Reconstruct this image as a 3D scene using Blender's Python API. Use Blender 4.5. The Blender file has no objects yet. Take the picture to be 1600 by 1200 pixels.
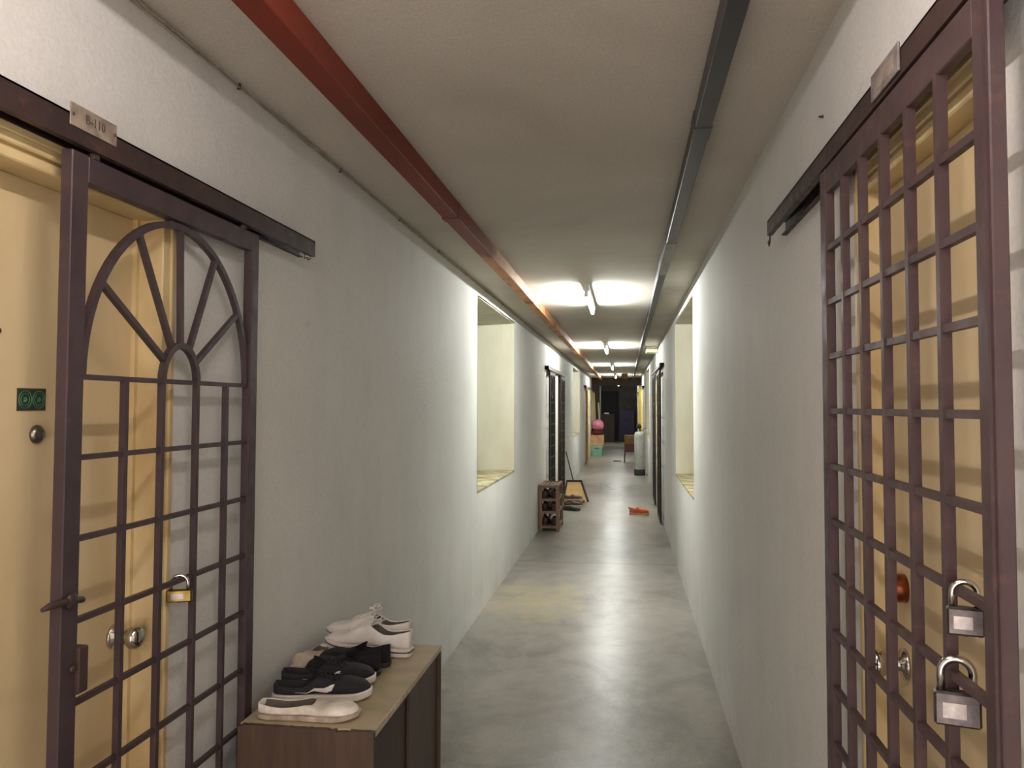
import bpy, bmesh, math, random
from mathutils import Vector, Matrix, noise
random.seed(7)
S = bpy.context.scene
COL = S.collection
PI = math.pi

# ------------------------------------------------------------------ helpers
def link(o):
    COL.objects.link(o); return o

def tag(o, label=None, cat=None, group=None, kind=None):
    if label: o['label'] = label
    if cat: o['category'] = cat
    if group: o['group'] = group
    if kind: o['kind'] = kind
    return o

def thing(name, label, cat, loc=(0, 0, 0), rz=0.0, group=None, kind=None):
    o = bpy.data.objects.new(name, None)
    o.empty_display_size = 0.1
    o.location = loc; o.rotation_euler = (0, 0, rz)
    link(o)
    return tag(o, label, cat, group, kind)

def obj(name, bm, mat, parent=None, off=None, smooth=False, label=None):
    """one bmesh -> one linked mesh object; off is subtracted from the coordinates."""
    if off is not None:
        bmesh.ops.translate(bm, verts=bm.verts, vec=-Vector(off))
    bmesh.ops.recalc_face_normals(bm, faces=bm.faces)
    me = bpy.data.meshes.new(name)
    bm.to_mesh(me); bm.free()
    if mat: me.materials.append(mat)
    if smooth:
        for p in me.polygons: p.use_smooth = True
    o = link(bpy.data.objects.new(name, me))
    if parent: o.parent = parent
    if label: o['label'] = label
    return o

def children(o):
    return list(o.children)

def copy_tree(o, parent=None):
    c = o.copy(); COL.objects.link(c)
    if parent: c.parent = parent
    for ch in children(o):
        copy_tree(ch, c)
    return c

def box(bm, x0, x1, y0, y1, z0, z1, bev=0.0):
    r = bmesh.ops.create_cube(bm, size=1.0)
    vs = r['verts']
    for v in vs:
        v.co = Vector((x0 + (v.co.x + .5) * (x1 - x0), y0 + (v.co.y + .5) * (y1 - y0), z0 + (v.co.z + .5) * (z1 - z0)))
    if bev > 0:
        es = list({e for v in vs for e in v.link_edges})
        bmesh.ops.bevel(bm, geom=es, offset=bev, segments=1, affect='EDGES', profile=.5)
    return bm

def B(x0, x1, y0, y1, z0, z1, bev=0.0):
    return box(bmesh.new(), x0, x1, y0, y1, z0, z1, bev)

def tube(bm, pts, r, n=8, square=False, caps=True, closed=False):
    pts = [Vector(p) for p in pts]
    rs = r if isinstance(r, (list, tuple)) else [r] * len(pts)
    rings = []; up = None
    m = len(pts)
    for i, p in enumerate(pts):
        if closed: t = pts[(i + 1) % m] - pts[i - 1]
        elif i == 0: t = pts[1] - p
        elif i == m - 1: t = p - pts[i - 1]
        else: t = (pts[i + 1] - p).normalized() + (p - pts[i - 1]).normalized()
        t.normalize()
        if up is None:
            up = Vector((0, 0, 1)) if abs(t.z) < .9 else Vector((1, 0, 0))
        a = t.cross(up)
        if a.length < 1e-5: a = t.cross(Vector((0, 1, 0)))
        a.normalize(); b = a.cross(t).normalized(); up = b
        ring = []
        k = 4 if square else n
        for j in range(k):
            th = 2 * PI * j / k + (PI / 4 if square else 0)
            rr = rs[i] * (1.414 if square else 1)
            ring.append(bm.verts.new(p + a * math.cos(th) * rr + b * math.sin(th) * rr))
        rings.append(ring)
    L = m if closed else m - 1
    for i in range(L):
        A = rings[i]; C = rings[(i + 1) % m]; k = len(A)
        for j in range(k):
            bm.faces.new((A[j], A[(j + 1) % k], C[(j + 1) % k], C[j]))
    if caps and not closed:
        bm.faces.new(rings[0]); bm.faces.new(list(reversed(rings[-1])))
    return bm

def T(pts, r, n=8, square=False, closed=False):
    return tube(bmesh.new(), pts, r, n, square, True, closed)

def lathe(bm, prof, c=(0, 0, 0), axis='z', n=24):
    """prof: list of (radius, height) from bottom to top."""
    c = Vector(c); rings = []
    for r, h in prof:
        ring = []
        for j in range(n):
            a = 2 * PI * j / n
            u, v = r * math.cos(a), r * math.sin(a)
            p = {'z': (u, v, h), 'x': (h, u, v), 'y': (v, h, u)}[axis]
            ring.append(bm.verts.new(c + Vector(p)))
        rings.append(ring)
    for A, C in zip(rings, rings[1:]):
        for j in range(n):
            bm.faces.new((A[j], A[(j + 1) % n], C[(j + 1) % n], C[j]))
    bm.faces.new(list(reversed(rings[0]))); bm.faces.new(rings[-1])
    return bm

def LT(prof, c=(0, 0, 0), axis='z', n=24):
    return lathe(bmesh.new(), prof, c, axis, n)

def lerp_tab(tab, f):
    if f <= tab[0][0]: return tab[0][1]
    for (a, va), (b, vb) in zip(tab, tab[1:]):
        if f <= b:
            t = (f - a) / (b - a); t = t * t * (3 - 2 * t) * .5 + t * .5
            return va + (vb - va) * t
    return tab[-1][1]

# ------------------------------------------------------------------ materials
def srgb(r, g, b):
    f = lambda c: (c / 255 / 12.92) if c / 255 <= .04045 else ((c / 255 + .055) / 1.055) ** 2.4
    return (f(r), f(g), f(b), 1)

class NT:
    def __init__(s, name):
        s.m = bpy.data.materials.new(name); s.m.use_nodes = True
        s.t = s.m.node_tree; s.n = s.t.nodes; s.l = s.t.links
        s.bsdf = s.n['Principled BSDF']
        tc = s.n.new('ShaderNodeTexCoord'); s.co = tc.outputs['Object']
    def noise(s, scale, detail=4, rough=.55, stretch=None, dist=0):
        v = s.co
        if stretch:
            mp = s.n.new('ShaderNodeMapping'); mp.inputs['Scale'].default_value = stretch
            s.l.new(v, mp.inputs['Vector']); v = mp.outputs['Vector']
        t = s.n.new('ShaderNodeTexNoise')
        t.inputs['Scale'].default_value = scale; t.inputs['Detail'].default_value = detail
        t.inputs['Roughness'].default_value = rough; t.inputs['Distortion'].default_value = dist
        s.l.new(v, t.inputs['Vector'])
        return t.outputs['Fac']
    def ramp(s, fac, stops):
        r = s.n.new('ShaderNodeValToRGB')
        e = r.color_ramp.elements
        e[0].position, e[0].color = stops[0][0], stops[0][1]
        e[1].position, e[1].color = stops[-1][0], stops[-1][1]
        for p, c in stops[1:-1]:
            x = e.new(p); x.color = c
        s.l.new(fac, r.inputs['Fac'])
        return r.outputs['Color']
    def rng(s, fac, a, b, c, d):
        r = s.n.new('ShaderNodeMapRange')
        for k, v in zip(('From Min', 'From Max', 'To Min', 'To Max'), (a, b, c, d)): r.inputs[k].default_value = v
        s.l.new(fac, r.inputs['Value']); return r.outputs['Result']
    def mix(s, fac, a, b, mode='MIX'):
        m = s.n.new('ShaderNodeMix'); m.data_type = 'RGBA'; m.blend_type = mode
        for k, v in ((0, fac), (6, a), (7, b)):
            if isinstance(v, (float, int)): m.inputs[k].default_value = v
            elif isinstance(v, tuple): m.inputs[k].default_value = v
            else: s.l.new(v, m.inputs[k])
        return m.outputs[2]
    def math(s, op, a, b=0.0):
        m = s.n.new('ShaderNodeMath'); m.operation = op
        for k, v in ((0, a), (1, b)):
            if isinstance(v, (float, int)): m.inputs[k].default_value = v
            else: s.l.new(v, m.inputs[k])
        return m.outputs[0]
    def xyz(s):
        x = s.n.new('ShaderNodeSeparateXYZ'); s.l.new(s.co, x.inputs[0]); return x.outputs
    def bump(s, fac, strength, dist=.01):
        b = s.n.new('ShaderNodeBump'); b.inputs['Strength'].default_value = strength
        b.inputs['Distance'].default_value = dist
        s.l.new(fac, b.inputs['Height']); s.l.new(b.outputs['Normal'], s.bsdf.inputs['Normal'])
    def color(s, c):
        if isinstance(c, tuple): s.bsdf.inputs['Base Color'].default_value = c
        else: s.l.new(c, s.bsdf.inputs['Base Color'])
    def rough(s, r):
        if isinstance(r, (float, int)): s.bsdf.inputs['Roughness'].default_value = r
        else: s.l.new(r, s.bsdf.inputs['Roughness'])

def M(name, c1, c2=None, scale=6, rough=.6, metal=0, bump=0, bscale=40, stretch=None, spec=.5, lo=.35, hi=.65):
    t = NT(name)
    if c2 is None: c2 = tuple(min(1, x * .75) for x in c1[:3]) + (1,)
    t.color(t.ramp(t.noise(scale, 5, .6, stretch), [(lo, c1), (hi, c2)]))
    t.rough(rough); t.bsdf.inputs['Metallic'].default_value = metal
    t.bsdf.inputs['Specular IOR Level'].default_value = spec
    if bump: t.bump(t.noise(bscale, 4, .6, stretch), bump)
    return t.m

def wall_mat(name, a, b, dirt):
    t = NT(name)
    big = t.noise(.9, 6, .62)
    streak = t.noise(3.0, 6, .65, (1, 1.3, .7))
    fine = t.noise(120, 2, .7)
    spots = t.noise(14, 3, .5)
    c = t.ramp(big, [(.32, a), (.7, b)])
    c = t.mix(t.rng(streak, .45, .8, 0, .22), c, dirt)
    c = t.mix(t.rng(fine, .25, .75, 0, .3), c, dirt)
    c = t.mix(t.rng(spots, .66, .8, 0, .3), c, dirt)
    z = t.xyz()['Z']
    foot = t.math('MULTIPLY', t.rng(z, .0, .5, 1, 0), t.rng(t.noise(2.2, 5, .65), .4, .7, 0, .5))
    c = t.mix(foot, c, dirt)
    t.color(c); t.rough(.72); t.bsdf.inputs['Specular IOR Level'].default_value = .25
    t.bump(t.mix(.5, t.noise(7, 6, .6), t.noise(60, 3, .6)), .25, .012)
    return t.m

MAT = {}
MAT['wall'] = wall_mat('painted_plaster', srgb(226, 226, 222), srgb(217, 217, 212), srgb(172, 169, 163))
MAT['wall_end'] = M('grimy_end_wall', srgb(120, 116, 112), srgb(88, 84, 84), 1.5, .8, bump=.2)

def ceiling_mat():
    t = NT('stained_ceiling')
    c = t.ramp(t.noise(.8, 6, .65, None, .4), [(.3, srgb(212, 207, 196)), (.55, srgb(202, 196, 184)), (.75, srgb(184, 177, 164))])
    c = t.mix(t.rng(t.noise(130, 2, .7), .25, .75, 0, .32), c, srgb(120, 112, 102))
    t.color(c); t.rough(.85); t.bsdf.inputs['Specular IOR Level'].default_value = .15
    t.bump(t.noise(9, 6, .6), .2, .012)
    return t.m
MAT['ceiling'] = ceiling_mat()

def floor_mat():
    t = NT('trowelled_cement_floor')
    n1 = t.noise(1.6, 7, .66, (1, .8, 1), .8)
    n2 = t.noise(4.3, 8, .68, (1.3, .8, 1))
    n3 = t.noise(.75, 4, .55, (1, .7, 1))
    c = t.ramp(n1, [(.3, srgb(104, 100, 93)), (.5, srgb(136, 132, 124)), (.7, srgb(164, 160, 150))])
    c = t.mix(t.rng(n2, .42, .66, 0, .6), c, srgb(166, 162, 152))
    c = t.mix(t.rng(n3, .52, .68, 0, .5), c, srgb(104, 98, 92))
    c = t.mix(t.rng(t.noise(75, 3, .7), .35, .8, 0, .45), c, srgb(88, 83, 76))
    p = t.xyz()
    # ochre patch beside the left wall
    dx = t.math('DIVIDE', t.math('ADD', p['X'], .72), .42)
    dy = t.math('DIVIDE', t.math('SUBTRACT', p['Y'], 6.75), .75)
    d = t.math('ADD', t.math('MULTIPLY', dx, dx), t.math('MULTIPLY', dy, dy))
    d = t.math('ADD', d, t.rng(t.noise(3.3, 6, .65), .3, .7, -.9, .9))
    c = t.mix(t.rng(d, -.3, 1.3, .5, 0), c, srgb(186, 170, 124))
    # cast joint across the floor
    j = t.math('ABSOLUTE', t.math('SUBTRACT', p['Y'], t.rng(t.noise(1.5, 3), .3, .7, 8.36, 8.46)))
    c = t.mix(t.rng(j, .012, .03, .75, 0), c, srgb(84, 80, 74))
    t.color(c)
    t.rough(t.rng(n3, .3, .7, .27, .36))
    t.bsdf.inputs['Specular IOR Level'].default_value = .5
    t.bump(t.mix(.4, t.noise(9, 4, .5, (1, 1.6, 1)), t.noise(2.6, 3, .5)), .1, .02)
    return t.m
MAT['floor'] = floor_mat()
MAT['reveal'] = M('cream_reveal_paint', srgb(218, 214, 194), srgb(204, 198, 174), 2.5, .7, stretch=(1, 3, .4), bump=.2, spec=.2)
MAT['sill'] = M('dusty_sill', srgb(196, 188, 160), srgb(128, 112, 72), 5, .85, spec=.1)
MAT['door'] = M('cream_yellow_door_paint', srgb(210, 191, 150), srgb(197, 175, 132), 1.8, .48, stretch=(1, 2, .5), bump=.08, bscale=20, spec=.4)
MAT['door_frame'] = M('cream_frame_paint', srgb(216, 197, 150), srgb(186, 162, 114), 4, .42, stretch=(1, 1, .5), bump=.1, bscale=25)
MAT['yellow'] = M('bright_yellow_paint', srgb(222, 206, 116), srgb(200, 178, 92), 4, .45)

def gate_mat(name, a, b, rust):
    t = NT(name)
    c = t.ramp(t.noise(5, 5, .6), [(.35, a), (.65, b)])
    c = t.mix(t.rng(t.noise(26, 5, .65), .58, .7, 0, .6), c, rust)
    t.color(c); t.rough(t.rng(t.noise(18, 4), .3, .7, .38, .62))
    t.bsdf.inputs['Specular IOR Level'].default_value = .4
    t.bump(t.noise(70, 4, .6), .15, .004)
    return t.m
MAT['gate'] = gate_mat('dark_brown_gate_paint', srgb(66, 52, 54), srgb(54, 42, 45), srgb(84, 62, 54))
MAT['gate_red'] = gate_mat('red_brown_gate_paint', srgb(76, 58, 58), srgb(64, 48, 49), srgb(94, 68, 60))
MAT['gate_far'] = gate_mat('blackish_gate_paint', srgb(40, 34, 26), srgb(30, 25, 20), srgb(66, 50, 34))
MAT['gate_tan'] = gate_mat('tan_gate_paint', srgb(150, 128, 88), srgb(128, 106, 70), srgb(90, 70, 46))
MAT['rail'] = gate_mat('rusty_track_steel', srgb(62, 44, 40), srgb(48, 35, 34), srgb(84, 58, 44))
MAT['chrome'] = M('polished_steel', srgb(214, 210, 204), srgb(180, 176, 170), 6, .16, 1)
MAT['lock_grey'] = M('dark_lock_steel', srgb(104, 98, 96), srgb(76, 70, 70), 40, .42, .9)
MAT['steel_dull'] = M('dull_steel', srgb(150, 144, 138), srgb(112, 106, 102), 30, .35, 1)
MAT['brass'] = M('tarnished_brass', srgb(142, 122, 66), srgb(104, 86, 44), 30, .34, 1)
MAT['copper'] = M('copper_lock', srgb(184, 112, 76), srgb(130, 72, 48), 30, .3, 1)
MAT['plate'] = M('worn_plate_paint', srgb(150, 138, 122), srgb(112, 98, 88), 30, .6)
MAT['plate_grey'] = M('weathered_grey_plate', srgb(132, 124, 120), srgb(96, 86, 84), 28, .6)
MAT['ink'] = M('faded_ink', srgb(66, 52, 52), srgb(84, 70, 66), 40, .7)
MAT['green'] = M('dark_green_sticker', srgb(34, 66, 44), srgb(28, 50, 36), 60, .5)
MAT['green_lt'] = M('pale_green_print', srgb(78, 122, 88), srgb(60, 104, 74), 80, .5)
MAT['sticker_edge'] = M('brown_sticker_border', srgb(86, 62, 32), srgb(66, 52, 30), 80, .5)

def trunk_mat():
    t = NT('flaking_lamplit_red_trunking')
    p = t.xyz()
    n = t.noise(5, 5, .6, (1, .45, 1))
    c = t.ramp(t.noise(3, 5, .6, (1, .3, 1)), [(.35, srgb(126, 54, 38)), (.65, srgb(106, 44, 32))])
    amt = t.math('ADD', t.rng(p['Y'], -6.6, -5.2, -.5, .12), n)  # pale orange farther along: peeling patches, plus lamp light put into the colour
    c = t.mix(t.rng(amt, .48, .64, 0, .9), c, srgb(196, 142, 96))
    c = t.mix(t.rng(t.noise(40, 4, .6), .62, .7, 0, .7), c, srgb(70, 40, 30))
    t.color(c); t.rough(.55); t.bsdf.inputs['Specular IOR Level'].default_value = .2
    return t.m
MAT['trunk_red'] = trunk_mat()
MAT['trunk_dark'] = M('dark_grey_trunking', srgb(56, 54, 57), srgb(40, 38, 42), 4, .42, 0, .05, 30, (1, .4, 1))
MAT['trunk_pale'] = M('scuffed_grey_cover', srgb(132, 128, 120), srgb(104, 100, 96), 8, .45)
MAT['cable'] = M('painted_cable', srgb(184, 176, 160), srgb(140, 130, 116), 12, .7)
MAT['lampwhite'] = M('white_enamel', srgb(225, 225, 220), srgb(205, 205, 198), 5, .4)
MAT['pale_plastic'] = M('yellowed_plastic', srgb(190, 188, 158), srgb(170, 166, 136), 8, .5)

def emis(name, col, strength):
    m = bpy.data.materials.new(name); m.use_nodes = True
    n = m.node_tree.nodes; b = n['Principled BSDF']
    b.inputs['Base Color'].default_value = (.9, .9, .9, 1)
    b.inputs['Emission Color'].default_value = col
    b.inputs['Emission Strength'].default_value = strength
    return m

def wood(name, a, b, scale=5, stretch=(10, 10, .8), rough=.5):
    t = NT(name)
    c = t.ramp(t.noise(scale, 6, .65, stretch, .3), [(.32, a), (.68, b)])
    t.color(c); t.rough(rough); t.bump(t.noise(scale * 3, 4, .6, stretch), .08, .004)
    return t.m
MAT['cab_wood'] = wood('brown_woodgrain_board', srgb(82, 62, 46), srgb(60, 44, 33))
MAT['cab_dark'] = wood('dark_woodgrain_door', srgb(70, 48, 37), srgb(52, 36, 29))
MAT['cab_top'] = M('beige_laminate_top', srgb(186, 172, 140), srgb(160, 146, 116), 7, .38, bump=.03)
MAT['cab_edge'] = M('worn_pale_edge', srgb(206, 196, 172), srgb(170, 156, 130), 40, .5)
MAT['rack_wood'] = wood('pale_brown_rack_wood', srgb(132, 104, 78), srgb(102, 78, 58), 4, (6, 6, 1))
MAT['plank'] = wood('pale_plank_wood', srgb(200, 186, 150), srgb(176, 158, 120), 3, (5, 5, .6))
MAT['dark_wood'] = wood('dark_brown_wood', srgb(62, 46, 36), srgb(44, 32, 28), 3, (4, 4, .8), .7)
MAT['tan'] = M('tan_board', srgb(188, 156, 104), srgb(168, 134, 84), 6, .7)
MAT['card'] = M('brown_cardboard', srgb(190, 156, 122), srgb(172, 136, 104), 6, .85)
MAT['card_dull'] = M('dull_cardboard', srgb(140, 110, 64), srgb(118, 92, 54), 6, .85)
MAT['tape'] = M('brown_parcel_tape', srgb(170, 112, 76), srgb(150, 96, 64), 10, .4)
MAT['teal'] = M('mint_green_plastic', srgb(138, 184, 164), srgb(122, 170, 150), 5, .4)
MAT['lid'] = M('cream_plastic_lid', srgb(204, 178, 120), srgb(186, 158, 102), 5, .45)
MAT['pink'] = M('pink_plastic_bag', srgb(206, 130, 154), srgb(186, 106, 134), 6, .4)
MAT['maroon'] = M('maroon_cloth', srgb(104, 30, 34), srgb(78, 22, 28), 8, .85)
MAT['red_stool'] = M('dark_red_plastic', srgb(104, 34, 36), srgb(80, 24, 28), 5, .4)
MAT['black'] = M('black_fabric', srgb(34, 32, 34), srgb(24, 22, 25), 20, .85)
MAT['black_rubber'] = M('black_rubber', srgb(34, 31, 30), srgb(46, 42, 40), 20, .6)
MAT['navy_fabric'] = M('dark_navy_mesh_fabric', srgb(32, 29, 36), srgb(23, 21, 26), 60, .8, bump=.3, bscale=300)
MAT['knit'] = M('black_knit_fabric', srgb(22, 17, 22), srgb(14, 11, 15), 90, .9, bump=.5, bscale=260)
MAT['white_canvas'] = M('white_canvas', srgb(232, 229, 222), srgb(216, 211, 201), 14, .75, bump=.2, bscale=200)
MAT['slipon'] = M('scuffed_white_leather', srgb(232, 227, 218), srgb(196, 186, 170), 16, .5, bump=.35, bscale=30)
MAT['white_rubber'] = M('white_rubber', srgb(226, 221, 213), srgb(204, 196, 186), 16, .5)
MAT['dirty_rubber'] = M('dirty_pale_rubber', srgb(188, 174, 154), srgb(136, 120, 100), 22, .6)
MAT['pale_canvas'] = M('dingy_beige_canvas', srgb(196, 184, 168), srgb(172, 158, 140), 14, .8)
MAT['shoe_lining'] = M('grey_lining', srgb(104, 94, 86), srgb(80, 72, 66), 20, .9)
MAT['stripe'] = M('dark_stripe', srgb(56, 50, 54), srgb(44, 40, 44), 20, .5)
MAT['brown_shoe'] = M('brown_leather', srgb(92, 64, 50), srgb(62, 42, 34), 14, .45)
MAT['maroon_shoe'] = M('maroon_leather', srgb(70, 34, 32), srgb(48, 26, 26), 14, .5)
MAT['grey_shoe'] = M('grey_mesh_fabric', srgb(112, 110, 100), srgb(60, 58, 54), 10, .7)
MAT['orange'] = M('orange_foam', srgb(212, 112, 70), srgb(190, 88, 52), 10, .5)
MAT['orange_sole'] = M('pale_orange_sole', srgb(222, 176, 140), srgb(200, 140, 100), 14, .6)
MAT['cyl'] = M('pale_grey_tank_paint', srgb(176, 180, 170), srgb(150, 152, 142), 4, .45, bump=.1, bscale=12)
MAT['blue_dark'] = M('dark_blue_paint', srgb(30, 30, 72), srgb(22, 22, 50), 4, .5)
MAT['end_door'] = M('blackish_door_paint', srgb(34, 30, 40), srgb(26, 23, 30), 3, .6)
MAT['glass'] = M('frosted_louvre_glass', srgb(96, 102, 100), srgb(74, 80, 80), 3, .3)
MAT['alu'] = M('grey_aluminium', srgb(150, 150, 146), srgb(128, 128, 124), 8, .4, .8)
MAT['handle_dark'] = M('green_black_handle', srgb(50, 56, 46), srgb(38, 42, 36), 10, .6)
MAT['straw'] = M('straw_bristles', srgb(150, 120, 70), srgb(110, 84, 48), 40, .9, stretch=(8, 8, 1))
MAT['tongs'] = M('grey_green_wire', srgb(110, 120, 110), srgb(80, 88, 80), 20, .5, .5)

# ------------------------------------------------------------------ the setting
XL, XR, ZC = -1.12, 0.505, 2.545
Y0, Y1 = -1.8, 38.0

def wall_mesh(xf, sgn, openings):
    """vertical wall with rectangular openings; sgn = direction away from the corridor; each opening (y0, y1, z0, z1, depth)."""
    bm = bmesh.new()
    ys = sorted({Y0, Y1} | {o[0] for o in openings} | {o[1] for o in openings})
    zs = sorted({0.0, ZC} | {o[2] for o in openings} | {o[3] for o in openings})
    hole = lambda y, z: any(o[0] < y < o[1] and o[2] < z < o[3] for o in openings)
    V = {}
    def v(y, z):
        k = (round(y, 4), round(z, 4))
        if k not in V: V[k] = bm.verts.new((xf, y, z))
        return V[k]
    for a, b in zip(ys, ys[1:]):
        for c, d in zip(zs, zs[1:]):
            if not hole((a + b) / 2, (c + d) / 2):
                bm.faces.new((v(a, c), v(b, c), v(b, d), v(a, d)))
    outer = list(bm.edges)
    r = bmesh.ops.extrude_face_region(bm, geom=list(bm.faces))
    nv = [g for g in r['geom'] if isinstance(g, bmesh.types.BMVert)]
    for q in nv: q.co.x += sgn * .5
    return bm

WL = [(6.1, 8.17, .95, 2.44), (17.4, 19.9, .95, 2.44)]
WR = [(6.28, 8.5, .91, 2.45), (17.9, 20.6, .93, 2.45)]
DL = [(1.02, 1.86, 0, 2.10), (12.1, 12.9, 0, 2.10), (13.55, 14.35, 0, 2.10), (23.2, 24.0, 0, 2.1), (24.3, 25.1, 0, 2.1)]
DR = [(1.19, 1.82, 0, 2.10), (11.98, 12.62, 0, 2.10), (12.72, 13.36, 0, 2.10), (23.4, 24.2, 0, 2.1)]
DEP = .42
for nm, xf, s, W, D in (('wall_left', XL, -1, WL, DL), ('wall_right', XR, 1, WR, DR)):
    o = obj(nm, wall_mesh(xf, s, W + D), MAT['wall'])
    tag(o, 'long off-white plastered corridor wall on the ' + nm.split('_')[1] + ' side', 'wall', kind='structure')
o = obj('floor', B(XL - .5, XR + .5, Y0, Y1 + .3, -.1, 0), MAT['floor'])
tag(o, 'shiny worn grey cement corridor floor', 'floor', kind='structure')
o = obj('ceiling', B(XL - .5, XR + .5, Y0, Y1 + .3, ZC, ZC + .12), MAT['ceiling'])
tag(o, 'stained grey corridor ceiling', 'ceiling', kind='structure')
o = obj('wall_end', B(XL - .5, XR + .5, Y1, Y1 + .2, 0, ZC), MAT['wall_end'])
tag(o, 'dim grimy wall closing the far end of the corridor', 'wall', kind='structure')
bm = B(XL, XR, 27.2, 27.45, 2.29, ZC)
box(bm, XL, XL + .26, 27.2, 27.45, 0, 2.29)
o = obj('trim_1', bm, MAT['dark_wood'])
tag(o, 'dark brown beam and post crossing the corridor far away', 'beam', kind='structure')

# window recesses: cream lining boards, frame and panes set deep in the wall
def window(n, side, w, where):
    y0, y1, z0, z1 = w
    s = -1 if side == 'L' else 1
    xf = XL if s < 0 else XR
    t = thing('window_%d' % n, 'deep cream-lined window recess ' + where, 'window', (xf, (y0 + y1) / 2, z0), kind='structure')
    off = t.location
    def X(a, b): return (min(xf + s * a, xf + s * b), max(xf + s * a, xf + s * b))
    e = .004
    x = X(.0, .46)
    obj('reveal', B(*x, y1 - e, y1 + .012, z0, z1), MAT['reveal'], t, off)
    obj('reveal', B(*x, y0 - .012, y0 + e, z0, z1), MAT['reveal'], t, off)
    obj('soffit', B(*x, y0, y1, z1 - e, z1 + .012), MAT['reveal'], t, off)
    x = X(-.004, .46)
    obj('sill', B(*x, y0, y1, z0 - .012, z0 + e), MAT['sill'], t, off)
    x = X(.38, .43)
    bm = bmesh.new()
    for a, b in ((y0, y0 + .05), (y1 - .05, y1)): box(bm, *x, a, b, z0, z1)
    for a, b in ((z0, z0 + .05), (z1 - .05, z1)): box(bm, *x, y0, y1, a, b)
    k = 3
    for i in range(1, k): yy = y0 + (y1 - y0) * i / k; box(bm, *x, yy - .02, yy + .02, z0, z1)
    obj('window_frame', bm, MAT['alu'], t, off)
    bm = bmesh.new()
    x = X(.40, .412)
    for i in range(k):
        a = y0 + (y1 - y0) * i / k + .02; b = y0 + (y1 - y0) * (i + 1) / k - .02
        m = 10
        for j in range(m):
            zz = z0 + .05 + (z1 - z0 - .1) * j / m
            box(bm, *x, a, b, zz, zz + (z1 - z0 - .1) / m + .004)
    obj('pane', bm, MAT['glass'], t, off)
    x = X(.44, .5)
    obj('backing', B(*x, y0, y1, z0, z1), MAT['glass'], t, off)
window(1, 'L', WL[0], 'nearest on the left wall')
window(2, 'R', WR[0], 'nearest on the right wall')
window(3, 'L', WL[1], 'farther along the left wall beyond the shoe rack')
window(4, 'R', WR[1], 'farther along the right wall behind the grey tank')

# doors
def door(n, side, d, rec, where, panel=None, frame=None, lo=.0):
    y0, y1, z0, z1 = d
    s = -1 if side == 'L' else 1
    xf = XL if s < 0 else XR
    t = thing('door_%d' % n, ('dark brown' if panel else 'cream-yellow painted') + ' door ' + where, 'door', (xf, (y0 + y1) / 2, 0), kind='structure')
    off = t.location
    def X(a, b): return (min(xf + s * a, xf + s * b), max(xf + s * a, xf + s * b))
    pm = panel or MAT['door']; fm = frame or MAT['door_frame']
    fw = .035; zt = z1 - .05
    obj('door_panel', B(*X(rec, rec + .04), y0 + fw, y1 - fw, .01, zt, .002), pm, t, off)
    bm = bmesh.new()
    x = X(-.008, rec + .06); x2 = X(rec - .012, rec + .06)
    for a, b in ((y0, y0 + fw), (y1 - fw, y1)): box(bm, *x, a, b, 0, z1, .003)
    box(bm, *x, y0, y1, zt, zt + .022, .003); box(bm, *X(.004, rec + .06), y0, y1, zt + .022, zt + .03)
    box(bm, *x, y0, y1, zt + .03, z1, .003)
    # rebate bead
    for a, b in ((y0 + fw, y0 + fw + .012), (y1 - fw - .012, y1 - fw)): box(bm, *x2, a, b, 0, zt)
    box(bm, *X(-.014, 0), y1 - .004, y1 + .014, 0, z1 + .014, .002)
    box(bm, *X(-.014, 0), y0 - .014, y0 + .004, 0, z1 + .014, .002)
    box(bm, *X(-.014, 0), y0 - .014, y1 + .014, z1 - .002, z1 + .014, .002)
    obj('door_frame', bm, fm, t, off)
    return t, off, s, xf

def knob(t, off, s, xp, y, z, mat, name='door_knob', r=.027, label=None):
    prof = [(.030, 0), (.030, .006), (.014, .010), (.012, .028), (.020, .036), (r, .048), (r, .060), (.018, .068), (.004, .070)]
    bm = LT([(a, -s * b) for a, b in prof], (xp, y, z), 'x', 20)
    obj(name, bm, mat, t, off, True, label)

t, off, s, xf = door(1, 'L', DL[0], .065, 'behind the arched gate at the left edge')
xp = xf + s * .065
knob(t, off, s, xp, 1.775, 1.06, MAT['chrome'], label='shiny chrome door knob')
bm = LT([(.019, 0), (.019, .004), (.015, .009), (.013, .011)], (xp, 1.503, 1.54), 'x', 20)
lk = obj('deadlock', bm, MAT['steel_dull'], t, off, True, 'round steel deadlock')
bm = B(xp + .0105, xp + .0125, 1.5005, 1.5055, 1.528, 1.548)
k2 = obj('keyhole', bm, MAT['stripe'], lk, off)
bm = LT([(.006, 0), (.006, .004), (.004, .006)], (xp, 1.393, 1.741), 'x', 12)
obj('peephole', bm, MAT['stripe'], t, off, True)
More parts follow.
